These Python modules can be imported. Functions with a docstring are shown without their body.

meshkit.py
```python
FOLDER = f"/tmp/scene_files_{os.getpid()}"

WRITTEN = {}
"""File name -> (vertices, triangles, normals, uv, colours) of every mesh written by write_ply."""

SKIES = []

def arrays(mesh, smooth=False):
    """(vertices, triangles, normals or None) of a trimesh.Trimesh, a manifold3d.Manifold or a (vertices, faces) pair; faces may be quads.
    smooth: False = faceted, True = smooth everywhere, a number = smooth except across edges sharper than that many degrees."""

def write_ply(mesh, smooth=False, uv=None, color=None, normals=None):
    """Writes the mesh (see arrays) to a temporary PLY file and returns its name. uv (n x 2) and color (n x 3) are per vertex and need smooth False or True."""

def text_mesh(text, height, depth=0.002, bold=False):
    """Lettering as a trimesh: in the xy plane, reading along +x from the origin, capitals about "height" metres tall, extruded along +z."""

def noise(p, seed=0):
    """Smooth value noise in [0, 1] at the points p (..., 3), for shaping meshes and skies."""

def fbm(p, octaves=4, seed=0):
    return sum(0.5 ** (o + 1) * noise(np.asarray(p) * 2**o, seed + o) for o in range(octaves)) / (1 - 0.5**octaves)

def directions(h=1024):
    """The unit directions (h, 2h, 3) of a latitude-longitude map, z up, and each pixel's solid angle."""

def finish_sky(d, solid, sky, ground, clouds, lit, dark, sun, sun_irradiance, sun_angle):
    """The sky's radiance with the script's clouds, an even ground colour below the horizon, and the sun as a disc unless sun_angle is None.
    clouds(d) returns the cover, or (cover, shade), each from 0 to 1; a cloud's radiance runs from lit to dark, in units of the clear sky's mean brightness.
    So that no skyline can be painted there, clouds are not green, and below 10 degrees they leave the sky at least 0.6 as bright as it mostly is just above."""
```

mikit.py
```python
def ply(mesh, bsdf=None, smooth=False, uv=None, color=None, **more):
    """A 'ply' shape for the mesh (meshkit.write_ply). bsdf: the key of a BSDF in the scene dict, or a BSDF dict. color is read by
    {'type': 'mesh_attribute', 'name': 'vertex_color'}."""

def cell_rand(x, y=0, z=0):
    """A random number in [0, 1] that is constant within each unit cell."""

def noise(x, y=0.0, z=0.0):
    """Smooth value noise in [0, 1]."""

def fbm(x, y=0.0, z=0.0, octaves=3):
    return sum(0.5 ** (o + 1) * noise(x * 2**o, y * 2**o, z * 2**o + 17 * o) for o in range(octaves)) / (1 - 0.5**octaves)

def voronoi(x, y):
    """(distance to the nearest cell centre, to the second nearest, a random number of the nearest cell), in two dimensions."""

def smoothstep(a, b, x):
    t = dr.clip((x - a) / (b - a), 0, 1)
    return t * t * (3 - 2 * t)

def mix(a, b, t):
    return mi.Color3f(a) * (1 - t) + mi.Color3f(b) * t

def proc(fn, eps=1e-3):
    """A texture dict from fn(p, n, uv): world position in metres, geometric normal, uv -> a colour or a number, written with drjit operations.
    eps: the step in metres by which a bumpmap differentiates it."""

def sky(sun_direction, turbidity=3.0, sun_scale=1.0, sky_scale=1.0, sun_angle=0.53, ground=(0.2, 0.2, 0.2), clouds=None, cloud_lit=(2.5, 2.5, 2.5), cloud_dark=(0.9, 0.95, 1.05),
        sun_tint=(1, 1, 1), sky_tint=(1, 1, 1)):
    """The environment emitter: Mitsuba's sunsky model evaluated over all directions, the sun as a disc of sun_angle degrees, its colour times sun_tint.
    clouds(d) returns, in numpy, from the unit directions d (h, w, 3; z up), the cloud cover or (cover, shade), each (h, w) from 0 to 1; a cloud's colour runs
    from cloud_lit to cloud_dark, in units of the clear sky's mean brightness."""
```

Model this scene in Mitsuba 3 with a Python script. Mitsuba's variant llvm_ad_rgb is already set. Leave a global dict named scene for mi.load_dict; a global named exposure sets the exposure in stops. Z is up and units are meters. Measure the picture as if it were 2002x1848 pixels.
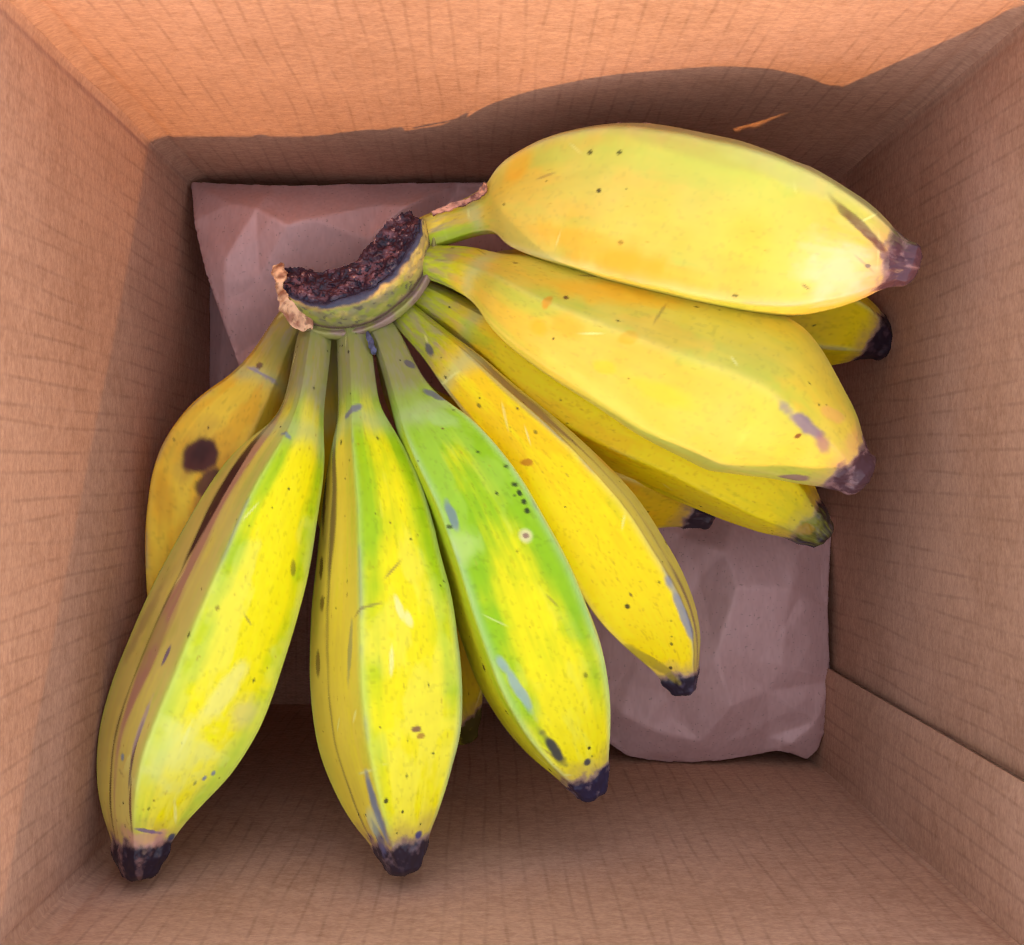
import math
import numpy as np
import trimesh
import mitsuba as mi
import drjit as dr
import mikit
import meshkit
from scipy.interpolate import PchipInterpolator, CubicSpline, LinearNDInterpolator
from scipy.ndimage import gaussian_filter

T = mi.ScalarTransform4f
scene, labels = {}, {}

# ------------------------------------------------------------------ camera, light, exposure
EYE = 0.41                      # the camera hangs this high over the box floor and looks straight down
F, CX, CY, PW, PH = 1800.0, 945.0, 915.0, 2002.0, 1848.0      # focal length and lens centre on a 2002 x 1848 plan
scene['camera'] = {
    'type': 'perspective', 'fov': 2 * math.degrees(math.atan(PW / 2 / F)), 'fov_axis': 'x',
    'principal_point_offset_x': (PW / 2 - CX) / PW, 'principal_point_offset_y': (PH / 2 - CY) / PH,
    'near_clip': 0.01, 'far_clip': 400.0,
    'to_world': T().look_at(origin=[0, 0, EYE], target=[0, 0, 0], up=[0, 1, 0]),
}
SUN = (0.23, -1.0, 0.446)
scene['sky'] = mikit.sky(SUN, turbidity=3, sun_scale=0.12, sky_scale=1.0, sun_tint=(1.0, 0.71, 0.40), sky_tint=(1.20, 0.96, 0.93), ground=(0.25, 0.22, 0.2),
                         clouds=lambda d: 0.45 * np.ones(d.shape[:2]), cloud_lit=(1.5, 1.42, 1.42), cloud_dark=(1.2, 1.15, 1.2))
exposure = 4.25


def P(px, py, k):
    """The point seen at (px, py) of the plan at k of the floor's depth."""
    px, py, k = np.broadcast_arrays(np.asarray(px, float), np.asarray(py, float), np.asarray(k, float))
    return np.stack([(px - CX) / F * k * EYE, (CY - py) / F * k * EYE, EYE * (1 - k)], -1)


def srgb(r, g, b):
    c = np.array([r, g, b], float) / 255
    return np.where(c < 0.04045, c / 12.92, ((c + 0.055) / 1.055) ** 2.4)


def sm(a, b, x):
    t = np.clip((x - a) / (b - a), 0, 1)
    return t * t * (3 - 2 * t)


def lerp(a, b, t):
    return np.asarray(a) * (1 - t[..., None]) + np.asarray(b) * t[..., None]


def put(key, v, f, bsdf, normals=None, color=None, uv=None):
    path = meshkit.write_ply((v, f), False, uv, color, normals)
    scene[key] = {'type': 'ply', 'filename': path, 'face_normals': normals is None, 'bsdf': {'type': 'ref', 'id': bsdf}}


def vnormals(v, f):
    return meshkit.arrays((v, f), True)[2]


def grid_faces(m, n, wrap=False):
    """Triangles of an m x n vertex grid; wrap joins the last column to the first."""
    i, j = np.meshgrid(np.arange(m - 1), np.arange(n if wrap else n - 1), indexing='ij')
    j2 = (j + 1) % n
    a, b, c, d = i * n + j, i * n + j2, (i + 1) * n + j2, (i + 1) * n + j
    return np.concatenate([np.stack([a, b, c], -1).reshape(-1, 3), np.stack([a, c, d], -1).reshape(-1, 3)])


# ------------------------------------------------------------------ materials
def kraft_fn(light, dark, line):
    def fn(p, n, uv):
        u, v = uv.x, uv.y
        g = 0.5 * mikit.noise(u * 330 + v * 210, v * 900 - u * 70, 3.0) + 0.5 * mikit.noise(u * 290 - v * 260 + 31.0, v * 1120 + u * 95 + 17.0, 8.0)      # paper fibres along the board
        g2 = mikit.noise(u * 1050 - v * 900, v * 2300 + u * 420, 9.0)
        g3 = mikit.noise(u * 520 + v * 640, v * 1500 - u * 330, 5.5)
        big = mikit.fbm(u * 26, v * 34, 5.0, 3)
        t = 0.5 + 0.65 * (g - 0.5) + 0.55 * (g2 - 0.5) + 0.35 * (g3 - 0.5) + 0.7 * (big - 0.5)
        c = mikit.mix(dark, light, dr.clip(t, 0, 1))
        x = u / 0.0066 + 0.35 * (mikit.noise(v * 26, dr.floor(u / 0.0066), 2.0) - 0.5)
        i = dr.floor(x)
        d = dr.abs(x - i - 0.5 - 0.16 * (mikit.cell_rand(i, 4, 4) - 0.5)) * 0.0066
        on = mikit.smoothstep(0.42, 0.60, mikit.noise(i * 0.77 + 0.4, v * 95 + i * 0.41, 7.0)) * mikit.smoothstep(0.22, 0.45, mikit.noise(u * 26, v * 30, 1.0))
        ln = mikit.smoothstep(0.00085, 0.0001, d) * (0.40 + 0.60 * on) * (0.55 + 0.45 * mikit.noise(u * 900, v * 1500, 3.0))
        return mikit.mix(c, line, 0.30 * ln)
    return fn


def kraft_bump(p, n, uv):
    u, v = uv.x, uv.y
    x = u / 0.0066
    flute = dr.abs(x - dr.floor(x) - 0.5)
    return 0.35 * mikit.noise(u * 330 + v * 210, v * 900 - u * 70, 3.0) + 0.25 * mikit.noise(u * 1050 - v * 900, v * 2300 + u * 420, 1.0) + 0.5 * mikit.smoothstep(0.0, 0.16, flute)


def paper_fn(p, n, uv):
    g = mikit.fbm(p.x * 900, p.y * 260, p.z * 500, 3)
    b = mikit.fbm(p.x * 30, p.y * 30, p.z * 30, 3)
    c = mikit.mix([0.54, 0.330, 0.305], [0.69, 0.46, 0.435], dr.clip(0.5 + 0.7 * (g - 0.5) + 0.7 * (b - 0.5), 0, 1))
    fl = mikit.smoothstep(0.83, 0.9, mikit.noise(p.x * 1300, p.y * 1300, p.z * 1300))
    return mikit.mix(c, [0.2, 0.1, 0.08], 0.35 * fl)


def paper_bump(p, n, uv):
    r1 = dr.abs(2 * mikit.noise(p.x * 70 + p.y * 22, p.y * 62, p.z * 40) - 1)
    r2 = dr.abs(2 * mikit.noise(p.x * 150, p.y * 170 - p.x * 60, p.z * 90 + 4) - 1)
    return 0.6 * mikit.fbm(p.x * 260, p.y * 260, p.z * 260, 3) + 2.6 * dr.minimum(r1, 0.35) + 1.1 * dr.minimum(r2, 0.3) + 0.2 * mikit.noise(p.x * 1500, p.y * 600, p.z * 1500)


def peel_bump(p, n, uv):
    return mikit.fbm(p.x * 420, p.y * 420, p.z * 420, 3) + 0.30 * mikit.noise(p.x * 2600, p.y * 2600, p.z * 2600)


def rough_bump(p, n, uv):
    return mikit.fbm(p.x * 700, p.y * 700, p.z * 700, 4)


def bumped(inner, fn, scale, eps):
    return {'type': 'twosided', 'b': {'type': 'bumpmap', 'arbitrary': mikit.proc(fn, eps), 'scale': scale, 'nested': inner}}


VC = {'type': 'mesh_attribute', 'name': 'vertex_color'}
scene['cardboard'] = bumped({'type': 'principled', 'base_color': mikit.proc(kraft_fn([0.46, 0.252, 0.165], [0.31, 0.156, 0.095], [0.125, 0.055, 0.030])), 'roughness': 0.75, 'specular': 0.25}, kraft_bump, 0.00010, 0.0002)
scene['board_edge'] = {'type': 'twosided', 'b': {'type': 'diffuse', 'reflectance': {'type': 'rgb', 'value': [0.40, 0.24, 0.14]}}}
scene['kraft_paper_skin'] = bumped({'type': 'principled', 'base_color': mikit.proc(paper_fn), 'roughness': 0.55, 'specular': 0.35}, paper_bump, 0.00022, 0.0004)
scene['peel'] = bumped({'type': 'principled', 'base_color': VC, 'roughness': 0.40, 'specular': 0.17}, peel_bump, 0.00016, 0.0003)
scene['blossom_skin'] = bumped({'type': 'principled', 'base_color': VC, 'roughness': 0.35, 'specular': 0.3}, rough_bump, 0.00016, 0.0003)
scene['dry_skin'] = bumped({'type': 'principled', 'base_color': VC, 'roughness': 0.5, 'specular': 0.4}, rough_bump, 0.0005, 0.0002)
scene['concrete'] = {'type': 'twosided', 'b': {'type': 'diffuse', 'reflectance': mikit.proc(lambda p, n, uv: mikit.mix([0.22, 0.21, 0.2], [0.36, 0.35, 0.33], mikit.fbm(p.x * 9, p.y * 9, 0.0, 4)))}}

# ------------------------------------------------------------------ the ground the box stands on
scene['ground'] = {'type': 'rectangle', 'to_world': T().translate([0, 0, -0.112]).scale([60, 60, 1]), 'bsdf': {'type': 'ref', 'id': 'concrete'}}
labels['ground'] = {'label': 'plain grey paved ground under the cardboard box', 'category': 'ground', 'kind': 'structure'}

# ------------------------------------------------------------------ the cardboard box
XL, XR, YB, YF, H, TH = -0.1275, 0.1526, 0.1271, -0.1310, 0.1730, 0.0045
DEEP = 0.10                     # the bags of paper stand this high on the real bottom of the box


def panel(key, o, du, dv, nin, lu, lv, inner, nu=260, nv=130, th=TH, uoff=0.0):
    """A slab of board: inner face o + u du + v dv + inner(u, v) nin, with a flat back th behind it. du x dv must point along nin."""
    o, du, dv, nin = (np.asarray(a, float) for a in (o, du, dv, nin))
    q = np.linspace(0, 1, nu)
    u, v = np.meshgrid(lu * (q - 0.135 * np.sin(2 * np.pi * q)), np.linspace(0, lv, nv), indexing='ij')
    off = inner(u, v)
    front = o + u[..., None] * du + v[..., None] * dv + off[..., None] * nin
    back = o + u[..., None] * du + v[..., None] * dv - th * nin
    V = np.concatenate([front.reshape(-1, 3), back.reshape(-1, 3)])
    n = nu * nv
    f1 = grid_faces(nu, nv)
    ring = np.concatenate([np.arange(nu) * nv, (nu - 1) * nv + np.arange(1, nv), (np.arange(nu - 2, -1, -1)) * nv + nv - 1, np.arange(nv - 2, 0, -1)])
    r2 = np.roll(ring, -1)
    side = np.concatenate([np.stack([ring, ring + n, r2 + n], -1), np.stack([ring, r2 + n, r2], -1)])
    if np.dot(np.cross(dv, du), nin) > 0:
        f1 = f1[:, ::-1]
    # f1 of grid_faces turns with u x v reversed, so set it by the wanted side
    tri = V[f1[0]]
    if np.dot(np.cross(tri[1] - tri[0], tri[2] - tri[0]), nin) < 0:
        f1 = f1[:, ::-1]
    UV = np.stack([np.tile(u.ravel() + uoff, 2), np.tile(v.ravel(), 2)], -1)
    # the face and the edges get their own vertices, so that the board's edge stays crisp
    nf = vnormals(front.reshape(-1, 3), f1)
    Vs = np.concatenate([V[:n], V])
    Ns = np.concatenate([nf, np.zeros((2 * n, 3))])
    fs = np.concatenate([side, f1[:, ::-1] + n]) + n
    nn = vnormals(Vs, fs)
    Ns[n:] = nn[n:]
    Ns[n + n:] = -nin
    put(key, Vs, np.concatenate([f1, fs]), 'cardboard', Ns, None, np.concatenate([UV[:n], UV]))


def wall_shape(seed, lu, lv, bulge=0.0012, fold=0.0020):
    def fn(u, v):
        q = np.stack([u * 16, v * 16, np.full_like(u, seed)], -1)
        w = 0.0016 * (meshkit.fbm(q, 3, seed) - 0.5)
        b = bulge * np.sin(np.pi * np.clip(u / lu, 0, 1)) * np.sin(np.pi * np.clip(v / lv, 0, 1))
        e = np.minimum(u, lu - u)
        return w + b + fold * np.exp(-(np.maximum(e - 0.003, 0) / 0.0026) ** 1.4) - 0.0006 * np.exp(-((e - 0.0095) / 0.0016) ** 2)
    return fn


labels['cardboard_box'] = {'label': 'open brown corrugated cardboard box holding the bananas and kraft paper', 'category': 'box'}
E = 0.003
panel('cardboard_box__side_panel', [XL - E, YB, -DEEP - 0.002], [1, 0, 0], [0, 0, 1], [0, -1, 0], XR - XL + 2 * E, DEEP + H + 0.002, wall_shape(1, XR - XL + 2 * E, H))
panel('cardboard_box__side_panel_001', [XR + E, YF, -DEEP - 0.002], [-1, 0, 0], [0, 0, 1], [0, 1, 0], XR - XL + 2 * E, DEEP + H + 0.001, wall_shape(2, XR - XL + 2 * E, H), uoff=1.3)
panel('cardboard_box__side_panel_002', [XL, YF - E - 0.002, -DEEP - 0.002], [0, 1, 0], [0, 0, 1], [1, 0, 0], YB - YF + 2 * E + 0.004, DEEP + H + 0.003, wall_shape(3, YB - YF + 2 * E + 0.004, H, -0.001, 0.0015), uoff=2.7)
panel('cardboard_box__side_panel_003', [XR, YB + E + 0.002, -DEEP - 0.002], [0, -1, 0], [0, 0, 1], [-1, 0, 0], YB - YF + 2 * E + 0.004, DEEP + H - 0.006, wall_shape(4, YB - YF + 2 * E + 0.004, H, 0.0008, 0.0010), uoff=4.1)
labels['cardboard_box__side_panel'] = {'label': 'back wall of the box, sunlit orange above a curved shadow'}
# the glue tab folded from the front wall on to the right wall
panel('cardboard_box__glue_tab', [XR - 0.0052, -0.0865, 0.0035 - DEEP], [0, -1, 0], [0, 0, 1], [-1, 0, 0], 0.0445, DEEP + H - 0.0145, lambda u, v: 0.0007 * (meshkit.fbm(np.stack([u * 20, v * 20, u * 0 + 5], -1), 3, 5) - 0.5) - 0.0010 * sm(0.006, 0.0, u), 40, 90, 0.0026, 5.6)
labels['cardboard_box__glue_tab'] = {'label': 'joint tab glued over the front end of the right wall'}
for i, (y0, y1, z) in enumerate([(YF - 0.001, -0.003, -DEEP), (0.000, YB + 0.001, 0.0004 - DEEP)]):
    panel('cardboard_box__bottom_flap' + ('' if i == 0 else '_001'), [XL - 0.002, y0, z], [1, 0, 0], [0, 1, 0], [0, 0, 1], XR - XL + 0.004, y1 - y0, lambda u, v: 0.0006 * (meshkit.fbm(np.stack([u * 20, v * 20, u * 0], -1), 2, 7) - 0.5), 60, 40, 0.004, 7.0 + i)
# the four top flaps hang open outside the walls
for i, (o, du, out, lu) in enumerate([([XR, YB + TH + 0.002, H - 0.004], [-1, 0, 0], [0, 1, 0], XR - XL), ([XL, YF - TH - 0.002, H - 0.004], [1, 0, 0], [0, -1, 0], XR - XL),
                                      ([XL - TH - 0.002, YB, H - 0.004], [0, -1, 0], [-1, 0, 0], YB - YF), ([XR + TH + 0.002, YF, H - 0.004], [0, 1, 0], [1, 0, 0], YB - YF)]):
    out = np.asarray(out, float)
    dv = 0.42 * out + np.array([0, 0, -0.907])
    nin = np.cross(np.asarray(du, float), dv)
    nin /= np.linalg.norm(nin)
    panel('cardboard_box__top_flap' + ('' if i == 0 else f'_{i:03d}'), o, du, dv, nin, lu, 0.115, lambda u, v: 0.0 * u, 12, 8, 0.004, 9.0 + i)


# ------------------------------------------------------------------ crumpled kraft paper
def facets(W, seed, spacing, amp):
    """More crease points between the given ones: the sheet is flat between neighbours, as crumpled paper is."""
    rng = np.random.default_rng(seed)
    x0, y0 = W[:, :2].min(0)
    x1, y1 = W[:, :2].max(0)
    base = LinearNDInterpolator(W[:, :2], W[:, 2])
    n = int((x1 - x0) * (y1 - y0) / spacing ** 2)
    q = np.stack([rng.uniform(x0, x1, n), rng.uniform(y0, y1, n)], -1)
    keep = [i for i in range(n) if (np.hypot(*(W[:, :2] - q[i]).T) > spacing * 0.45).all() and (np.hypot(*(q[:i] - q[i]).T) > spacing * 0.5).all()]
    q = q[keep]
    z = base(q[:, 0], q[:, 1]) + amp * rng.choice([-1, 1], len(q)) * rng.uniform(0.3, 1, len(q))
    ok = ~np.isnan(z)
    return np.concatenate([W, np.concatenate([q[ok], z[ok, None]], 1)])


def paper(key, pts, outline, seed, step=0.0008, amp=0.0050, soft=0.75):
    """A sheet through the given points (plan x, y, depth), cut along the outline, with straight creases between the points and finer folds on top."""
    import shapely
    pts = np.asarray(pts, float)
    W = P(pts[:, 0], pts[:, 1], pts[:, 2])
    x0, y0 = W[:, :2].min(0)
    x1, y1 = W[:, :2].max(0)
    gx, gy = np.meshgrid(np.arange(x0, x1 + step, step), np.arange(y0, y1 + step, step), indexing='ij')
    z = LinearNDInterpolator(*(lambda K: (K[:, :2], K[:, 2]))(facets(W, seed, 0.026, amp)))(gx, gy)
    fine = facets(np.concatenate([W[:, :2], W[:, :1] * 0], 1), seed + 1, 0.011, amp * 0.2)
    z = z + LinearNDInterpolator(fine[:, :2], fine[:, 2])(gx, gy)
    bad = np.isnan(z)
    zf = np.where(bad, np.nanmean(z), z)
    wt = gaussian_filter((~bad).astype(float), soft)
    zf = np.where(bad, 0, zf)
    zs = gaussian_filter(zf, soft) / np.maximum(wt, 1e-6)
    zs = np.where(bad, np.nan, zs)
    o = np.asarray(outline, float)
    wo = P(o[:, 0], o[:, 1], o[:, 2])[:, :2]
    inside = shapely.contains_xy(shapely.Polygon(wo).buffer(0), gx.ravel(), gy.ravel()).reshape(gx.shape) & ~bad
    m, n = gx.shape
    f = grid_faces(m, n)
    f = f[inside.ravel()[f].all(1)]
    V = np.stack([gx.ravel(), gy.ravel(), np.nan_to_num(zs.ravel())], -1)
    used, inv = np.unique(f, return_inverse=True)
    V, f = V[used], inv.reshape(-1, 3)
    tri = V[f[0]]
    if np.cross(tri[1] - tri[0], tri[2] - tri[0])[2] < 0:
        f = f[:, ::-1]
    # the bag's sides fall away from the rim of its top
    e = np.concatenate([f[:, [0, 1]], f[:, [1, 2]], f[:, [2, 0]]])
    es = np.sort(e, 1)
    _, inv2, cnt = np.unique(es, axis=0, return_inverse=True, return_counts=True)
    rim_e = e[cnt[inv2.ravel()] == 1]
    idx, loc_e = np.unique(rim_e, return_inverse=True)
    loc_e = loc_e.reshape(-1, 2)
    edge_ = shapely.Polygon(wo).buffer(0).boundary
    for i_ in idx:                                  # the torn edge follows the outline, not the grid
        p_ = shapely.Point(V[i_, :2])
        if edge_.distance(p_) < 2.2 * step:
            V[i_, :2] = np.array(edge_.interpolate(edge_.project(p_)).coords[0])
    cen = V[:, :2].mean(0)
    inward = cen - V[idx, :2]
    inward /= np.linalg.norm(inward, axis=1, keepdims=True)
    rings, base_n = [V[idx]], len(V)
    for dz, din in ((0.0015, -0.0003), (0.006, 0.0), (0.02, 0.002), (0.05, 0.008), (0.085, 0.012)):
        w = 0.004 * (meshkit.fbm(np.stack([V[idx, 0] * 60, V[idx, 1] * 60, np.full(len(idx), dz * 40)], -1), 3, seed) - 0.5) * min(1, dz / 0.01)
        r = V[idx].copy()
        r[:, 2] -= dz
        r[:, :2] += inward * (din + w)[:, None]
        rings.append(r)
    V2 = np.concatenate([V] + rings[1:])
    fs = [f]
    m_ = len(idx)
    for k_ in range(len(rings) - 1):
        up_ = (lambda i: idx[i]) if k_ == 0 else (lambda i, o=base_n + (k_ - 1) * m_: o + i)
        dn_ = lambda i, o=base_n + k_ * m_: o + i
        a_, b_ = loc_e[:, 0], loc_e[:, 1]
        fs += [np.stack([up_(b_), up_(a_), dn_(a_)], -1), np.stack([up_(b_), dn_(a_), dn_(b_)], -1)]
    f = np.concatenate(fs)
    put(key, V2, f, 'kraft_paper_skin', vnormals(V2, f))


BACK = [(374, 356, .975), (379, 432, .935), (400, 525, .925), (440, 640, .928), (472, 735, .938), (500, 830, .96),
        (455, 398, .915), (545, 364, .955), (440, 508, .902), (560, 440, .884), (606, 428, .890), (505, 545, .912), (470, 690, .942),
        (660, 362, .965), (720, 470, .912), (740, 400, .920), (792, 402, .902), (840, 460, .935), (900, 358, .970), (960, 420, .935), (1100, 356, .975),
        (560, 640, .938), (650, 600, .940), (640, 760, .962), (760, 680, .962), (900, 620, .965), (1100, 560, .965), (1300, 420, .965), (1400, 356, .98),
        (1640, 346, .985), (1635, 600, .985), (1500, 620, .97), (1300, 760, .975), (1000, 860, .975), (760, 900, .975), (560, 900, .975), (1560, 800, .98), (1200, 930, .985), (1000, 1000, .985), (700, 1000, .985)]
BACK_OUT = [(374, 357, .975), (376, 400, .945), (379, 432, .935), (400, 525, .925), (440, 640, .928), (472, 735, .938), (500, 830, .96), (560, 900, .975), (700, 1000, .985), (1000, 1000, .985), (1560, 800, .98), (1635, 600, .985), (1640, 346, .985), (1400, 356, .98), (1100, 356, .975), (900, 358, .970), (660, 362, .965), (545, 364, .955)]
FRONT = [(1626, 1010, .985), (1618, 1190, .965), (1622, 1330, .972), (1600, 1462, .978), (1577, 1486, .985), (1545, 1455, .962), (1500, 1440, .972), (1492, 1472, .985), (1410, 1487, .985), (1330, 1490, .988), (1225, 1478, .988),
         (1203, 1440, .978), (1218, 1398, .955), (1260, 1420, .955), (1330, 1470, .972), (1370, 1450, .958), (1430, 1380, .930), (1415, 1452, .965), (1500, 1352, .945), (1530, 1300, .935), (1545, 1150, .925), (1440, 1150, .915),
         (1370, 1130, .950), (1420, 1080, .935), (1330, 1050, .965), (1560, 1080, .945), (1480, 1040, .955), (1400, 1280, .925), (1260, 1270, .955), (1230, 1340, .962), (1450, 960, .98), (1200, 960, .985), (1100, 1100, .985), (1120, 1300, .98),
         (1060, 1440, 1.0), (960, 1420, 1.02), (945, 1483, 1.03), (1080, 1482, 1.02), (1000, 1250, .995), (800, 1250, .99), (800, 1400, 1.0), (1150, 1485, 1.0)]
FRONT_OUT = [(1626, 1010, .985), (1618, 1190, .965), (1622, 1330, .972), (1612, 1420, .975), (1598, 1466, .978), (1577, 1484, .985), (1548, 1472, .978), (1518, 1466, .978), (1492, 1472, .985), (1450, 1480, .985), (1410, 1486, .985), (1330, 1491, .988), (1270, 1486, .988), (1225, 1476, .988), (1190, 1450, .99), (1168, 1380, .985), (1150, 1250, .985), (1130, 1100, .985), (1200, 960, .985), (1450, 960, .98)]
UNDER = [(412, 430, 1.05), (412, 960, 1.06), (440, 600, 1.03), (450, 760, 1.04), (470, 480, 1.04), (640, 430, 1.06), (640, 960, 1.06), (520, 700, 1.03)]
UNDER_OUT = [(412, 430, 1.05), (640, 430, 1.06), (640, 960, 1.06), (412, 960, 1.06)]
paper('kraft_paper', BACK, BACK_OUT, 11)
paper('kraft_paper__under_layer', UNDER, UNDER_OUT, 13, amp=0.002)
paper('kraft_paper_001', FRONT, FRONT_OUT, 29, amp=0.0062)
labels['kraft_paper'] = {'label': 'creased pinkish brown packing paper behind the cut stem, along the sunlit back wall', 'category': 'paper', 'group': 'crumpled packing paper'}
labels['kraft_paper_001'] = {'label': 'crumpled greyish packing paper in the front right corner of the box', 'category': 'paper', 'group': 'crumpled packing paper'}

# ------------------------------------------------------------------ the hand of bananas
labels['banana_hand'] = {'label': 'hand of short green and yellow bananas on a dark cut stem', 'category': 'bananas'}
YEL, GRN, ORG = srgb(250, 228, 6), srgb(160, 206, 12), srgb(240, 166, 14)
DARK, BRUISE, SCAR = srgb(26, 15, 18), srgb(28, 10, 17), srgb(120, 118, 128)
PALE, MAUVE, TAN = srgb(236, 232, 150), srgb(150, 112, 120), srgb(176, 140, 88)


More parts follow.
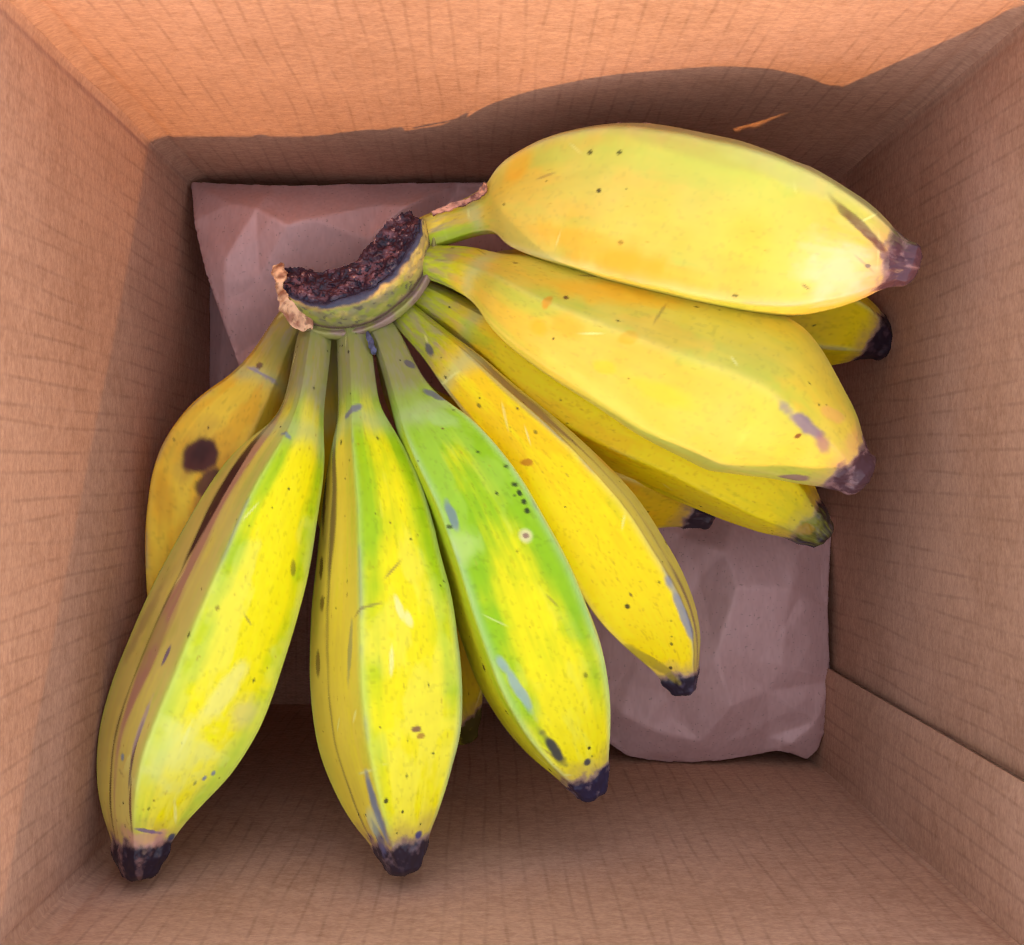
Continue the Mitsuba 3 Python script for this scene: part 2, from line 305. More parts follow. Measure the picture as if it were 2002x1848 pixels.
def banana(name, axis, ridge, look, nl=400, na=320, tip=0.06, stalk=0.2, marks=(), label=None, seed=0, sides=5, point=0.62):
    """axis: rows of plan x, y, depth and half width from the crown to the blossom end. ridge: the angle of one ridge from the upper side, in degrees."""
    a = np.asarray(axis, float)
    q = P(a[:, 0], a[:, 1], a[:, 2])
    r = a[:, 3] / F * a[:, 2] * EYE
    cl = np.concatenate([[0], np.cumsum(np.linalg.norm(np.diff(q, axis=0), axis=1))])
    L = cl[-1]
    tu = np.linspace(0, L, 400)                     # smoothed on an even grid, then sampled more densely at the blossom end
    c = gaussian_filter(PchipInterpolator(cl, q)(tu), [13, 0], mode='nearest')
    c[0], c[-1] = q[0], q[-1]
    c = gaussian_filter(c, [3, 0], mode='nearest')
    R = PchipInterpolator(cl, r)(tu)
    R = np.where(tu / L < 0.88, gaussian_filter(R, 6, mode='nearest'), gaussian_filter(R, 2.5, mode='nearest'))
    R = gaussian_filter(R, 2.5, mode='nearest')
    n_tip = int(nl * 0.26)
    s = np.concatenate([np.linspace(0, 0.89, nl - n_tip, endpoint=False), np.linspace(0.89, 1, n_tip)])
    t = s * L
    c, R = PchipInterpolator(tu, c)(t), PchipInterpolator(tu, R)(t)
    rng = np.random.default_rng(100 + seed)
    s0 = 1 - tip
    tg = np.gradient(c, axis=0)
    tg /= np.linalg.norm(tg, axis=1, keepdims=True)
    up = np.array([0, 0, EYE]) - c
    up -= (up * tg).sum(1, keepdims=True) * tg
    up /= np.linalg.norm(up, axis=1, keepdims=True)
    side = np.cross(up, tg)
    phi = np.arange(na) * 2 * np.pi / na
    per = 2 * np.pi / sides
    if np.ndim(ridge):
        ridges = np.radians(np.sort(np.asarray(ridge, float)))
        sides = len(ridges)
    else:
        jit = rng.uniform(-0.13, 0.13, sides)
        jit[0] = 0
        ridges = math.radians(ridge) + per * np.arange(sides) + jit
    # rounded polygon: a soft maximum of the flats' distances
    mids = np.array([(ridges[i] + (ridges[(i + 1) % sides] + (2 * np.pi if i == sides - 1 else 0))) / 2 for i in range(sides)])
    half = np.array([((ridges[(i + 1) % sides] + (2 * np.pi if i == sides - 1 else 0)) - ridges[i]) / 2 for i in range(sides)])
    sharp = 44.0
    inv = (np.maximum(np.cos(phi[:, None] - mids[None, :]), 1e-3) / np.cos(half[None, :])) ** sharp
    poly = inv.sum(1) ** (-1 / sharp)
    poly /= poly.max()
    round_w = sm(0.0, 0.12, s) * sm(1.0, 0.93, s)
    body = sm(stalk - 0.02, stalk + 0.14, s) * sm(1.02, 0.86, s)
    kk = (0.45 + 0.40 * body) * point / 0.55
    rr = (1 - kk[:, None]) * (0.5 + 0.5 * poly.mean()) + kk[:, None] * poly[None, :]
    bow = np.sin(np.pi * sm(stalk, 1, s))
    lump = meshkit.fbm(np.stack([np.repeat(s[:, None] * 7, na, 1), np.cos(phi)[None] * 1.3 + 0 * s[:, None], np.sin(phi)[None] * 1.3 + seed * 3.1 + 0 * s[:, None]], -1), 3, seed)
    rr = rr * (1 + 0.05 * (lump - 0.5))
    x = rr * np.sin(phi)[None]
    y = rr * np.cos(phi)[None]
    w = (x.max(1) - x.min(1)) / 2
    mid = (x.max(1) + x.min(1)) / 2
    x = (x - mid[:, None]) / w[:, None]
    y = y / w[:, None] * 0.97
    V = c[:, None] + (R[:, None] * x)[..., None] * side[:, None] + (R[:, None] * y)[..., None] * up[:, None]
    # the dark blossom end: a ragged stub closed by a sunken cap
    it = int(np.searchsorted(s, s0))
    tr = meshkit.fbm(np.stack([np.repeat(s[:, None] * L * 190, na, 1), np.cos(phi)[None] * 2.5 + 0 * s[:, None], np.sin(phi)[None] * 2.5 + 0 * s[:, None]], -1), 3, seed + 7)
    amount = sm(s0 - 0.006, s0 + 0.012, s)
    cen = c[:, None]
    V = cen + (V - cen) * (1 + amount[:, None] * (0.24 * (tr - 0.5) + 0.03))[..., None]
    caps = []
    end, tgN = V[-1], tg[-1]
    for fr, dx in ((0.94, 0.10), (0.80, 0.22), (0.58, 0.32), (0.32, 0.37), (0.04, 0.38)):
        nz = meshkit.fbm(np.stack([np.cos(phi) * fr * 3, np.sin(phi) * fr * 3, phi * 0 + seed], -1), 3, seed + 5) - 0.5
        caps.append(c[-1] + (end - c[-1]) * fr + tgN * (R[-1] * (dx + 0.22 * nz))[:, None] if np.ndim(nz) else end)
    V = np.concatenate([V, np.array(caps)])
    nr = nl + len(caps)
    flat = V.reshape(-1, 3)
    fc = grid_faces(nr, na, True)
    tri = flat[fc[na * nl // 2]]
    if np.dot(np.cross(tri[1] - tri[0], tri[2] - tri[0]), tri[0] - c[nl // 2]) < 0:
        fc = fc[:, ::-1]
    N = vnormals(flat, fc)
    # ---- the peel's own colours
    S = np.concatenate([s, np.full(len(caps), 1.0)])[:, None] + 0 * phi[None]
    PH_ = phi[None] + 0 * S
    loc = np.stack([S * L, np.cos(PH_) * 0.017, np.sin(PH_) * 0.017 + seed * 0.37], -1)
    n1 = meshkit.fbm(loc * 55, 4, seed + 1)
    n2 = meshkit.fbm(loc * 210, 3, seed + 2)
    n3 = meshkit.fbm(loc * [60, 700, 700], 3, seed + 3)
    n4 = meshkit.fbm(loc * [40, 130, 130], 4, seed + 4)
    dr_ = np.min(np.abs((PH_[..., None] - ridges + np.pi) % (2 * np.pi) - np.pi), -1)          # angle from the nearest ridge
    face_mid = sm(0.12, 0.5, dr_)
    ty = look.get('ripe', 0.6) + 0.85 * (n1 - 0.5) + look.get('facey', 0.35) * (face_mid - 0.5) + look.get('along', 0.0) * (S - 0.55) + 0.25 * (n3 - 0.5)
    yel, grn = look.get('yellow', YEL), look.get('green', GRN)
    col = lerp(grn, yel, sm(0.15, 0.85, ty))
    if look.get('orange', 0):
        col = lerp(col, ORG, look['orange'] * sm(0.48, 0.68, n4 + 0.25 * (n2 - 0.5) + look.get('orange_at', 0.0) * (0.5 - S)))
    col = col * (0.94 + 0.16 * (n2 - 0.5) + 0.10 * (n3 - 0.5))[..., None]
    col = col * (1 - 0.13 * sm(0.60, 0.76, meshkit.fbm(loc * [700, 900, 900], 2, seed + 13)) + 0.06 * sm(0.4, 0.25, n2))[..., None]
    if look.get('bloom', 0):
        bl = look['bloom'] * sm(0.5, 0.62, n4 + 0.18 * (n2 - 0.5) + look.get('bloom_at', 0.12) * (S - 0.6))
        col = lerp(col, look.get('bloom_col', PALE), bl)
    if look.get('chalk', 0):
        ch = look['chalk'] * (0.45 + 0.9 * (n1 - 0.3)) * sm(stalk, stalk + .1, S) 
        col = lerp(col, look.get('chalk_col', srgb(244, 236, 178)), np.clip(ch, 0, 0.9))
    # faces that ripened or dried to another colour, and bruised bands along an edge
    for lo, hi, fcol, fa_ in look.get('faces', ()):
        a_ = (np.degrees(PH_) - lo) % 360
        on = sm(-3, 5, np.minimum(a_, 360 - a_) * np.where(a_ < 180, 1, -1)) * sm(-3, 5, (hi - lo) - np.where(a_ < 270, a_, a_ - 360))
        on = on * sm(stalk - .02, stalk + .1, S) * np.clip(0.95 + 0.9 * (n1 - 0.5) + 0.5 * (n3 - 0.5), 0, 1)
        col = lerp(col, fcol * (0.9 + 0.25 * (n4 - 0.4))[..., None], np.clip(fa_ * on, 0, 1))
    for ph0, wd_, sa, sb, bcol, ba in look.get('bands', ()):
        d_ = np.abs((np.degrees(PH_) - ph0 + 180) % 360 - 180) / wd_ + 1.2 * (n4 - 0.5) + 0.25 * (n3 - 0.5)
        taper = sm(sa, sa + 0.05, S) * sm(sb, sb - 0.16, S)
        col = lerp(col, bcol, np.clip(ba * sm(1.15, 0.45, d_ + 0.7 * (1 - taper)), 0, 1))
    # ridges: paler skin, broken scars on some of them
    rl = np.exp(-(dr_ / 0.06) ** 2) * sm(stalk, stalk + 0.1, S)
    col = lerp(col, look.get('ridge', srgb(196, 206, 130)), np.clip(rl * look.get('ridge_w', 0.42) * (0.5 + n1), 0, 1))
    rs = np.exp(-(dr_ / 0.028) ** 2) * sm(0.56, 0.64, meshkit.fbm(loc * [70, 20, 20], 3, seed + 9)) * sm(stalk, stalk + 0.1, S)
    col = lerp(col, look.get('scar', SCAR), np.clip(rs * look.get('scar_w', 0.6) * 0.7, 0, 1))
    # stalk: dull grey green, drier at the crown
    st = sm(stalk + 0.045, stalk - 0.06, S + 0.06 * (n1 - 0.5))
    stc = lerp(look.get('stalk', srgb(158, 160, 74)), srgb(146, 136, 116), np.clip(2.2 * (n2 - 0.40) + 0.5 * (n3 - 0.5), 0, 0.75))
    stc = lerp(stc, srgb(132, 108, 92), sm(0.05, 0.0, S) * 0.8)
    col = lerp(col, stc, st * 0.92)
    col = lerp(col, look.get('shoulder', srgb(172, 184, 128)), 0.55 * np.exp(-((S - stalk - 0.03 + 0.05 * (n1 - 0.5)) / 0.022) ** 2))
    # blossom end: a tan and mauve collar, then almost black
    RR = np.concatenate([R, np.full(len(caps), R[-1])])[:, None]
    loc_t = np.stack([S * L, np.cos(PH_) * RR, np.sin(PH_) * RR + seed * 0.37], -1)
    rag = S + 0.040 * (meshkit.fbm(loc_t * 230, 4, seed + 15) - 0.5) + 0.018 * (n1 - 0.5) 
    col = lerp(col, look.get('collar', TAN), sm(s0 - 0.05, s0 - 0.005, rag) * 0.6)
    col = lerp(col, MAUVE * 0.7, sm(s0 - 0.014, s0 - 0.002, rag) * 0.8)
    tipc = lerp(look.get('tip', srgb(52, 38, 46)), look.get('tip2', srgb(112, 86, 88)), sm(0.52, 0.80, meshkit.fbm(loc_t * 300, 4, seed + 11)))
    col = lerp(col, tipc, sm(s0 - 0.006, s0 + 0.006, rag))
    # dots and scratches
    fl_n = N.reshape(nr, na, 3)
    pos = V
    vis = np.argwhere((fl_n[..., 2] > 0.15) & (S < s0 - 0.01))
    tang = np.concatenate([tg, np.repeat(tg[-1:], len(caps), 0)])
    from scipy.spatial import cKDTree
    tree = cKDTree(flat)
    C = col.reshape(-1, 3)
    n2f, n3f, n4f = n2.ravel(), n3.ravel(), n4.ravel()

    def dab(center, e1, l1, l2, color, alpha, rag_=0.5, soft=0.35, nrm=None):
        idx = np.array(tree.query_ball_point(center, max(l1, l2) * 1.7))
        if len(idx) == 0:
            return
        d = flat[idx] - center
        e1 = e1 / np.linalg.norm(e1)
        nn = N[tree.query(center)[1]]
        e2 = np.cross(nn, e1)
        e2 /= np.linalg.norm(e2) + 1e-9
        e1 = np.cross(e2, nn)
        dist = np.sqrt((d @ e1 / l1) ** 2 + (d @ e2 / l2) ** 2) + rag_ * 2 * (n2f[idx] - 0.5)
        big = sm(0.0014, 0.004, np.float64(min(l1, l2))) * (soft > 0.25)
        dist = dist + big * 1.1 * (n4f[idx] - 0.5) + big * 0.5 * (n3f[idx] - 0.5)
        so = soft + 0.35 * big
        al = alpha * (1 - 0.2 * big) * sm(1 + so, 1 - so, dist) * (N[idx] @ nn > 0.1)
        C[idx] = C[idx] * (1 - al[:, None]) + np.asarray(color) * al[:, None]

    for _ in range(look.get('dots', 26)):
        i, j = vis[rng.integers(len(vis))]
        rad = rng.choice([0.00032, 0.00038, 0.00046, 0.0006], p=[.4, .3, .2, .1])
        dab(pos[i, j], tang[i], rad * rng.uniform(1, 1.6), rad, DARK if rng.random() < 0.75 else srgb(110, 70, 30), rng.uniform(0.5, 0.95), 0.15, 0.4)
    for _ in range(look.get('freckles', 60)):
        i, j = vis[rng.integers(len(vis))]
        dab(pos[i, j], tang[i], rng.uniform(.0003, .0008), .0003, srgb(176, 140, 30), rng.uniform(0.2, 0.5), 0.3, 0.5)
    for _ in range(look.get('scratches', 7)):
        i, j = vis[rng.integers(len(vis))]
        e = tang[i] + 0.7 * rng.normal(size=3)
        light = rng.random() < 0.7
        dab(pos[i, j], e, rng.uniform(.0015, .005), rng.uniform(.00032, .0005), PALE if light else srgb(120, 90, 60), rng.uniform(0.3, 0.65), 0.4, 0.5)
    proj = np.stack([CX + flat[:, 0] / (EYE - flat[:, 2]) * F, CY - flat[:, 1] / (EYE - flat[:, 2]) * F], -1)
    face = np.nonzero(((np.array([0, 0, EYE]) - flat) * N).sum(1) > 0)[0]
    ptree = cKDTree(proj[face])
    for (mx, my, ml, mw, ang, color, alpha, *rest) in marks:
        k = face[ptree.query([mx, my])[1]]
        sc = (EYE - flat[k, 2]) / F * (1.12 if ml < 8 else 1)
        dab(flat[k], np.array([math.cos(math.radians(ang)), math.sin(math.radians(ang)), 0.0]), ml * sc, mw * sc, np.asarray(color, float), alpha, *(rest or (0.6, 0.3)))
    C = np.clip(C, 0.0015, 0.9)
    # ---- split into skin and blossom end, sharing the normals
    key = 'banana_hand__' + name
    ring = fc.min(1) // na
    is_tip = ring >= it
    for suffix, sel, m in (('', ~is_tip, 'peel'), ('__blossom_end', is_tip, 'blossom_skin')):
        used, invx = np.unique(fc[sel], return_inverse=True)
        put(key + suffix, flat[used], invx.reshape(-1, 3), m, N[used], C[used])
    if label:
        labels[key] = {'label': label}


WHITE = srgb(226, 224, 190)
BLUE = srgb(96, 104, 140)
PURP = srgb(112, 62, 66)
# the upper row, clockwise from the back
banana('banana', [(800, 470, .835, 28), (845, 452, .818, 34), (905, 432, .812, 36), (962, 410, .806, 46), (1007, 400, .796, 88), (1098, 395, .780, 131), (1243, 409, .757, 161), (1395, 442, .737, 164), (1550, 481, .724, 148), (1655, 497, .712, 110), (1722, 508, .703, 70), (1750, 512, .699, 49), (1772, 516, .697, 42), (1787, 521, .696, 40)],
       [54, -38, -125, 114], dict(faces=[(55, 114, srgb(168, 156, 112), .9)], ripe=0.62, orange=0.4, orange_at=0.35, chalk=0.62, chalk_col=srgb(206, 204, 116), yellow=srgb(214, 190, 24), green=srgb(172, 184, 46), ridge=srgb(214, 196, 140), dots=8, freckles=30, scar_w=0.3, stalk=srgb(196, 186, 70), collar=srgb(206, 150, 110), bloom=0.0, tip=srgb(84, 56, 64), tip2=srgb(146, 112, 112), scratches=14),
       tip=0.045, stalk=0.135, seed=1, point=0.52, marks=[(1150, 480, 130, 26, -14, ORG, .55), (1260, 530, 110, 22, -12, ORG, .6), (1010, 330, 40, 26, 40, ORG, .6), (1380, 300, 170, 16, -20, srgb(176, 140, 84), .7, .4, .4), (1560, 350, 110, 20, -25, srgb(190, 176, 130), .6),
                                      (1680, 440, 75, 9, -42, srgb(96, 44, 44), .9), (1640, 520, 60, 60, 0, srgb(248, 222, 200), .5, .8, .6), (1400, 330, 250, 46, -16, srgb(188, 206, 84), .75, .7, .7), (860, 470, 60, 16, 8, srgb(170, 190, 40), .7), (1172, 374, 4, 4, 0, DARK, .9), (1155, 297, 4, 3, 0, DARK, .8), (1212, 297, 4, 3, 0, DARK, .8), (1575, 560, 12, 3, -35, PURP, .7), (900, 455, 50, 16, 10, srgb(160, 190, 30), .7)],
       label='topmost pale yellow banana with a mauve grey blossom end, nearest the back wall')
banana('banana_001', [(800, 505, .835, 30), (850, 515, .815, 34), (905, 524, .800, 44), (955, 546, .790, 54), (1005, 574, .780, 82), (1090, 620, .770, 106), (1206, 668, .764, 130), (1329, 718, .760, 156), (1461, 772, .757, 166), (1520, 810, .755, 143), (1568, 843, .753, 114), (1615, 880, .750, 86), (1642, 904, .748, 64), (1672, 926, .746, 46), (1687, 936, .745, 43)],
       [10, -50, -125, 85, 160], dict(faces=[(-125, -50, srgb(204, 208, 90), .4)], ridge_w=.3, ripe=0.72, orange=0.42, orange_at=0.25, chalk=0.58, chalk_col=srgb(210, 202, 108), yellow=srgb(216, 188, 22), green=srgb(174, 188, 44), ridge=srgb(224, 206, 110), dots=12, freckles=50, scar_w=0.2, stalk=srgb(170, 190, 44), collar=srgb(206, 160, 110), tip=srgb(84, 56, 60), tip2=srgb(150, 112, 108)),
       tip=0.046, stalk=0.17, seed=2, point=0.24, marks=[(1180, 570, 120, 24, -18, ORG, .6), (1070, 590, 16, 8, 60, srgb(214, 140, 30), .7), (1050, 640, 22, 16, 0, srgb(226, 172, 20), .6), (1110, 640, 34, 22, -20, srgb(222, 164, 20), .6), (1230, 660, 20, 12, 0, srgb(222, 164, 20), .5), (1575, 830, 62, 13, -38, srgb(120, 104, 130), .9), (1610, 868, 26, 14, -60, srgb(150, 100, 110), .8), (1555, 935, 26, 10, 5, srgb(140, 92, 104), .8),
                                      (1630, 810, 40, 12, -10, srgb(222, 164, 100), .5), (1180, 780, 150, 22, -35, srgb(206, 214, 100), .6, .5, .5), (1560, 853, 6, 4, 40, srgb(120, 60, 30), .9), (1108, 582, 4, 4, 0, srgb(90, 50, 30), .9), (1180, 718, 22, 14, 0, srgb(240, 196, 20), .5), (1290, 765, 60, 22, -20, srgb(240, 196, 20), .5)],
       label='big yellow banana with a purple scar near its blossom end, second from the back wall')
banana('banana_002', [(790, 560, .850, 28), (835, 582, .838, 32), (885, 612, .833, 38), (945, 652, .835, 52), (1010, 692, .832, 74), (1085, 748, .834, 96), (1220, 812, .836, 112), (1345, 868, .834, 112), (1460, 932, .830, 99), (1535, 985, .825, 74), (1568, 1014, .820, 52), (1598, 1038, .817, 40), (1614, 1052, .816, 26)],
       -35, dict(ripe=1.0, orange=0.35, orange_at=0.5, yellow=srgb(255, 224, 6), green=srgb(176, 190, 20), ridge=srgb(220, 200, 40), ridge_w=.35, dots=22, freckles=120, scar_w=0.2, along=-0.25, stalk=srgb(170, 178, 40), tip=srgb(44, 34, 40), tip2=srgb(84, 70, 78)),
       tip=0.048, stalk=0.15, seed=3, marks=[(1560, 1005, 60, 30, -40, srgb(196, 196, 30), .5), (1575, 1035, 16, 10, 0, srgb(170, 120, 30), .6), (930, 660, 40, 16, -40, srgb(172, 196, 24), .6)],
       label='deep yellow banana with a black blossom end, half hidden under the second one')
banana('banana_003', [(770, 590, .850, 26), (798, 622, .832, 29), (852, 672, .812, 35), (908, 730, .796, 48), (965, 790, .788, 56), (1042, 870, .780, 71), (1120, 965, .774, 89), (1180, 1045, .771, 97), (1240, 1142, .770, 96), (1287, 1212, .770, 82), (1314, 1265, .770, 62), (1328, 1308, .770, 42), (1334, 1338, .770, 34), (1338, 1356, .770, 22)],
       [-62, 38, 106, 215], dict(faces=[(39, 106, srgb(204, 188, 100), .85), (-150, -62, srgb(190, 170, 90), .6)], bands=[(66, 26, .20, .52, srgb(140, 104, 78), .85), (40, 8, .20, .55, srgb(150, 104, 60), .6), (-62, 7, .2, .5, srgb(130, 96, 80), .7)], ripe=1.0, orange=0.35, orange_at=0.6, yellow=srgb(254, 218, 8), green=srgb(180, 192, 20), ridge=srgb(206, 196, 110), dots=20, freckles=140, scar_w=0.5, along=0.1, stalk=srgb(160, 176, 40), tip=srgb(36, 28, 40), tip2=srgb(70, 60, 76)),
       tip=0.040, stalk=0.22, seed=4, marks=[(1330, 1190, 60, 9, -68, srgb(132, 132, 140), .85), (840, 685, 18, 8, -50, srgb(70, 64, 90), .8), (1185, 905, 34, 16, -40, srgb(220, 150, 20), .6), (1030, 905, 12, 6, 0, srgb(190, 110, 20), .8), (1225, 1185, 5, 5, 0, DARK, .9), (1275, 1295, 60, 10, -35, srgb(150, 128, 40), .7)],
       label='golden yellow banana with a brown edge and small black blossom end, over the front right paper')
banana('banana_004', [(725, 615, .845, 26), (752, 655, .825, 29), (783, 730, .800, 35), (806, 785, .788, 46), (832, 828, .782, 64), (868, 880, .776, 86), (918, 962, .770, 105), (964, 1060, .768, 119), (1010, 1178, .765, 131), (1048, 1283, .762, 133), (1085, 1380, .760, 116), (1119, 1460, .757, 82), (1141, 1503, .755, 56), (1155, 1536, .753, 42), (1160, 1556, .753, 28)],
       [-28, 57, 112, 235], dict(faces=[(-124, -28, srgb(196, 196, 44), .7), (57, 112, srgb(212, 216, 140), .75)], ripe=0.30, along=1.7, facey=0.45, yellow=srgb(250, 232, 16), green=srgb(150, 196, 20), ridge=srgb(184, 208, 150), dots=26, freckles=40, scar_w=0.9, bloom=0.15, bloom_at=-.4, bloom_col=srgb(200, 222, 110), stalk=srgb(142, 140, 82), tip=srgb(40, 34, 56), tip2=srgb(120, 100, 104)),
       tip=0.040, stalk=0.245, seed=5, marks=[(1028, 1047, 13, 13, 0, srgb(226, 216, 150), .9, .2), (1028, 1048, 6, 5, 0, srgb(150, 110, 90), .9, .2), (885, 1010, 34, 9, -72, srgb(110, 120, 140), .75), (905, 1062, 24, 30, 30, srgb(206, 222, 130), .6), (1080, 1462, 42, 11, -52, srgb(40, 38, 58), .95), (1010, 1345, 60, 10, -58, srgb(150, 170, 160), .8), (1015, 965, 6, 4, -60, DARK, .9), (1024, 980, 5, 5, 0, DARK, .9), (1005, 948, 6, 4, 0, DARK, .9), (1030, 997, 5, 5, 0, DARK, .9), (990, 912, 5, 4, 0, DARK, .8), (1148, 1490, 7, 7, 0, srgb(40, 40, 70), .9, .2), (1152, 1462, 4, 4, 0, DARK, .9), (946, 1305, 6, 7, 0, srgb(80, 40, 30), .9, .2), (852, 772, 24, 9, -30, srgb(96, 92, 116), .8), (800, 712, 12, 7, -40, srgb(90, 84, 100), .8), (880, 1030, 6, 4, 0, DARK, .8), (830, 1010, 60, 8, -70, srgb(110, 96, 60), .7), (860, 820, 40, 16, -10, srgb(180, 210, 130), .5)],
       label='bright green banana with a round pale scar, third from the left wall')
banana('banana_005', [(680, 610, .845, 28), (690, 660, .825, 33), (697, 740, .795, 37), (701, 800, .782, 42), (708, 850, .776, 62), (716, 900, .772, 80), (726, 970, .766, 99), (736, 1080, .758, 120), (744, 1200, .752, 140), (750, 1330, .744, 149), (757, 1430, .734, 143), (765, 1520, .722, 118), (775, 1600, .711, 84), (783, 1648, .706, 57), (788, 1684, .702, 46), (790, 1706, .700, 30)],
       [-11, 64, 116, 238], dict(faces=[(-122, -11, srgb(226, 198, 72), .85), (61, 116, srgb(206, 204, 110), .7)], bands=[(-82, 18, .22, .58, srgb(76, 46, 50), .75)], ripe=0.58, along=1.3, facey=0.5, yellow=srgb(250, 232, 12), green=srgb(166, 202, 20), ridge=srgb(176, 200, 110), dots=40, freckles=80, scar_w=0.5, bloom=0.1, bloom_at=.3, stalk=srgb(142, 142, 82), tip=srgb(44, 34, 44), tip2=srgb(104, 84, 88)),
       tip=0.045, stalk=0.245, seed=6, marks=[(733, 1575, 62, 15, -75, srgb(98, 108, 140), .9), (742, 1640, 36, 13, -80, srgb(90, 84, 110), .85), (818, 1633, 8, 8, 0, srgb(60, 60, 110), .9, .2), (684, 1270, 60, 9, -88, srgb(140, 136, 84), .7), (628, 1110, 9, 18, 0, srgb(96, 70, 20), .8), (630, 1180, 12, 15, 0, srgb(110, 80, 20), .8), (622, 1300, 10, 22, 0, srgb(90, 60, 30), .7), (640, 1000, 16, 90, 0, srgb(190, 160, 70), .5), (622, 960, 9, 80, 0, srgb(60, 34, 40), .8, .3), (812, 1425, 10, 6, 0, srgb(130, 80, 60), .9), (823, 1440, 9, 5, 0, srgb(170, 110, 40), .8), (635, 1500, 40, 60, 20, srgb(206, 196, 70), .5), (755, 1567, 4, 4, 0, DARK, .9), (690, 800, 18, 7, 40, srgb(110, 106, 130), .8), (780, 1190, 8, 26, 20, PALE, .7), (800, 1210, 10, 16, 20, PALE, .7), (765, 1290, 30, 5, 80, PALE, .6), (730, 1610, 18, 30, 0, srgb(186, 206, 170), .5)],
       label='upright green and yellow banana in the middle of the front row, leaning on the front wall')
banana('banana_006', [(622, 615, .845, 28), (614, 660, .825, 33), (606, 720, .802, 36), (597, 775, .788, 38), (586, 825, .780, 47), (568, 870, .775, 70), (545, 915, .770, 90), (520, 965, .766, 105), (466, 1110, .756, 133), (420, 1222, .748, 145), (374, 1345, .738, 150), (328, 1448, .726, 139), (294, 1540, .716, 108), (279, 1610, .708, 74), (275, 1652, .704, 54), (274, 1690, .700, 48), (274, 1716, .698, 30)],
       [-10, 66, 150, 238], dict(faces=[(-122, -10, srgb(218, 198, 104), .9), (64, 150, srgb(200, 200, 90), .7)], bands=[(-62, 22, .24, .84, srgb(172, 106, 106), .75), (-80, 17, .20, .58, srgb(62, 28, 34), .97)], ripe=0.70, along=0.5, facey=0.6, yellow=srgb(250, 234, 12), green=srgb(170, 204, 22), ridge=srgb(190, 206, 100), dots=24, freckles=60, scar_w=0.7, bloom=0.2, bloom_at=.5, bloom_col=srgb(226, 230, 130), stalk=srgb(142, 140, 82), tip=srgb(38, 28, 40), tip2=srgb(120, 88, 84)),
       tip=0.050, stalk=0.245, seed=7, marks=[(280, 1220, 90, 20, 68, srgb(156, 120, 84), .5), (262, 1470, 70, 7, 82, srgb(104, 76, 70), .9), (275, 1420, 60, 10, 78, srgb(180, 160, 150), .7), (255, 1580, 50, 5, 84, srgb(110, 70, 50), .9), (326, 1280, 20, 7, 75, srgb(90, 60, 120), .8), (340, 1480, 60, 70, 60, srgb(228, 232, 140), .6, 1.0), (430, 1360, 70, 18, 40, PALE, .5), (480, 1395, 28, 22, 40, srgb(204, 190, 130), .6), (335, 1637, 7, 7, 0, srgb(50, 60, 90), .9, .2), (240, 1480, 7, 6, 0, srgb(110, 130, 150), .8), (285, 1640, 40, 14, -20, srgb(206, 150, 130), .7, 1.0), (285, 1625, 26, 4, -30, srgb(100, 70, 130), .8), (400, 1520, 4, 4, 0, BLUE, .8), (416, 1512, 4, 4, 0, BLUE, .8), (572, 1110, 5, 14, 0, srgb(80, 60, 30), .6), (368, 1241, 4, 4, 0, DARK, .9), (300, 1240, 60, 60, 60, srgb(186, 180, 70), .5, 1.2), (560, 850, 10, 5, -45, BLUE, .7), (450, 1190, 20, 26, 0, srgb(250, 226, 60), .5)],
       label='leftmost front banana, yellow green with a long dark bruise along its edge')
# the lower row, seen between the others
banana('banana_007', [(600, 590, .865, 28), (575, 625, .855, 33), (537, 700, .852, 42), (505, 765, .850, 62), (455, 845, .848, 98), (417, 930, .847, 112), (402, 1030, .847, 112), (402, 1150, .848, 110), (412, 1240, .852, 100), (428, 1330, .86, 76), (440, 1390, .865, 46), (446, 1425, .868, 30)],
       -50, dict(ripe=1.0, orange=0.45, orange_at=0.3, yellow=srgb(244, 208, 60), green=srgb(176, 160, 50), ridge=srgb(206, 170, 90), dots=12, freckles=50, stalk=srgb(166, 146, 70)), nl=260, na=180,
       tip=0.05, stalk=0.17, seed=8, marks=[(392, 893, 35, 36, 0, BRUISE, .97, .35, .2), (392, 893, 52, 50, 0, srgb(130, 60, 56), .5, .6, .6), (396, 886, 22, 24, 0, srgb(16, 6, 10), .7, .8, .5), (412, 945, 24, 34, -60, BRUISE, .85, .5, .24), (400, 960, 60, 16, 75, srgb(130, 70, 60), .5), (320, 980, 20, 50, 0, srgb(200, 130, 40), .5), (512, 730, 30, 4, -28, srgb(150, 140, 160), .85), (508, 715, 5, 5, 0, PURP, .9), (545, 690, 40, 26, 60, srgb(130, 130, 50), .6)],
       label='orange yellow banana with a round brown bruise, under the leftmost one')
banana('banana_008', [(660, 610, .865, 28), (655, 680, .865, 32), (655, 760, .868, 42), (672, 860, .875, 72), (725, 1010, .88, 100), (790, 1160, .885, 108), (850, 1290, .89, 98), (884, 1370, .892, 64), (904, 1420, .892, 40), (914, 1450, .892, 20)],
       10, dict(ripe=0.7, yellow=srgb(222, 206, 20), green=srgb(130, 160, 24), dots=10, tip=srgb(70, 64, 20), tip2=srgb(120, 112, 30)), nl=200, na=120, tip=0.05, stalk=0.2, seed=9)
banana('banana_009', [(745, 610, .865, 26), (765, 690, .872, 32), (800, 780, .88, 48), (890, 860, .886, 78), (1040, 912, .89, 98), (1190, 940, .89, 96), (1300, 970, .89, 66), (1345, 995, .888, 40), (1392, 1018, .885, 20)],
       10, dict(ripe=0.9, yellow=srgb(232, 190, 20), green=srgb(176, 160, 30), orange=.4, dots=10), nl=200, na=120, tip=0.06, stalk=0.2, seed=10)
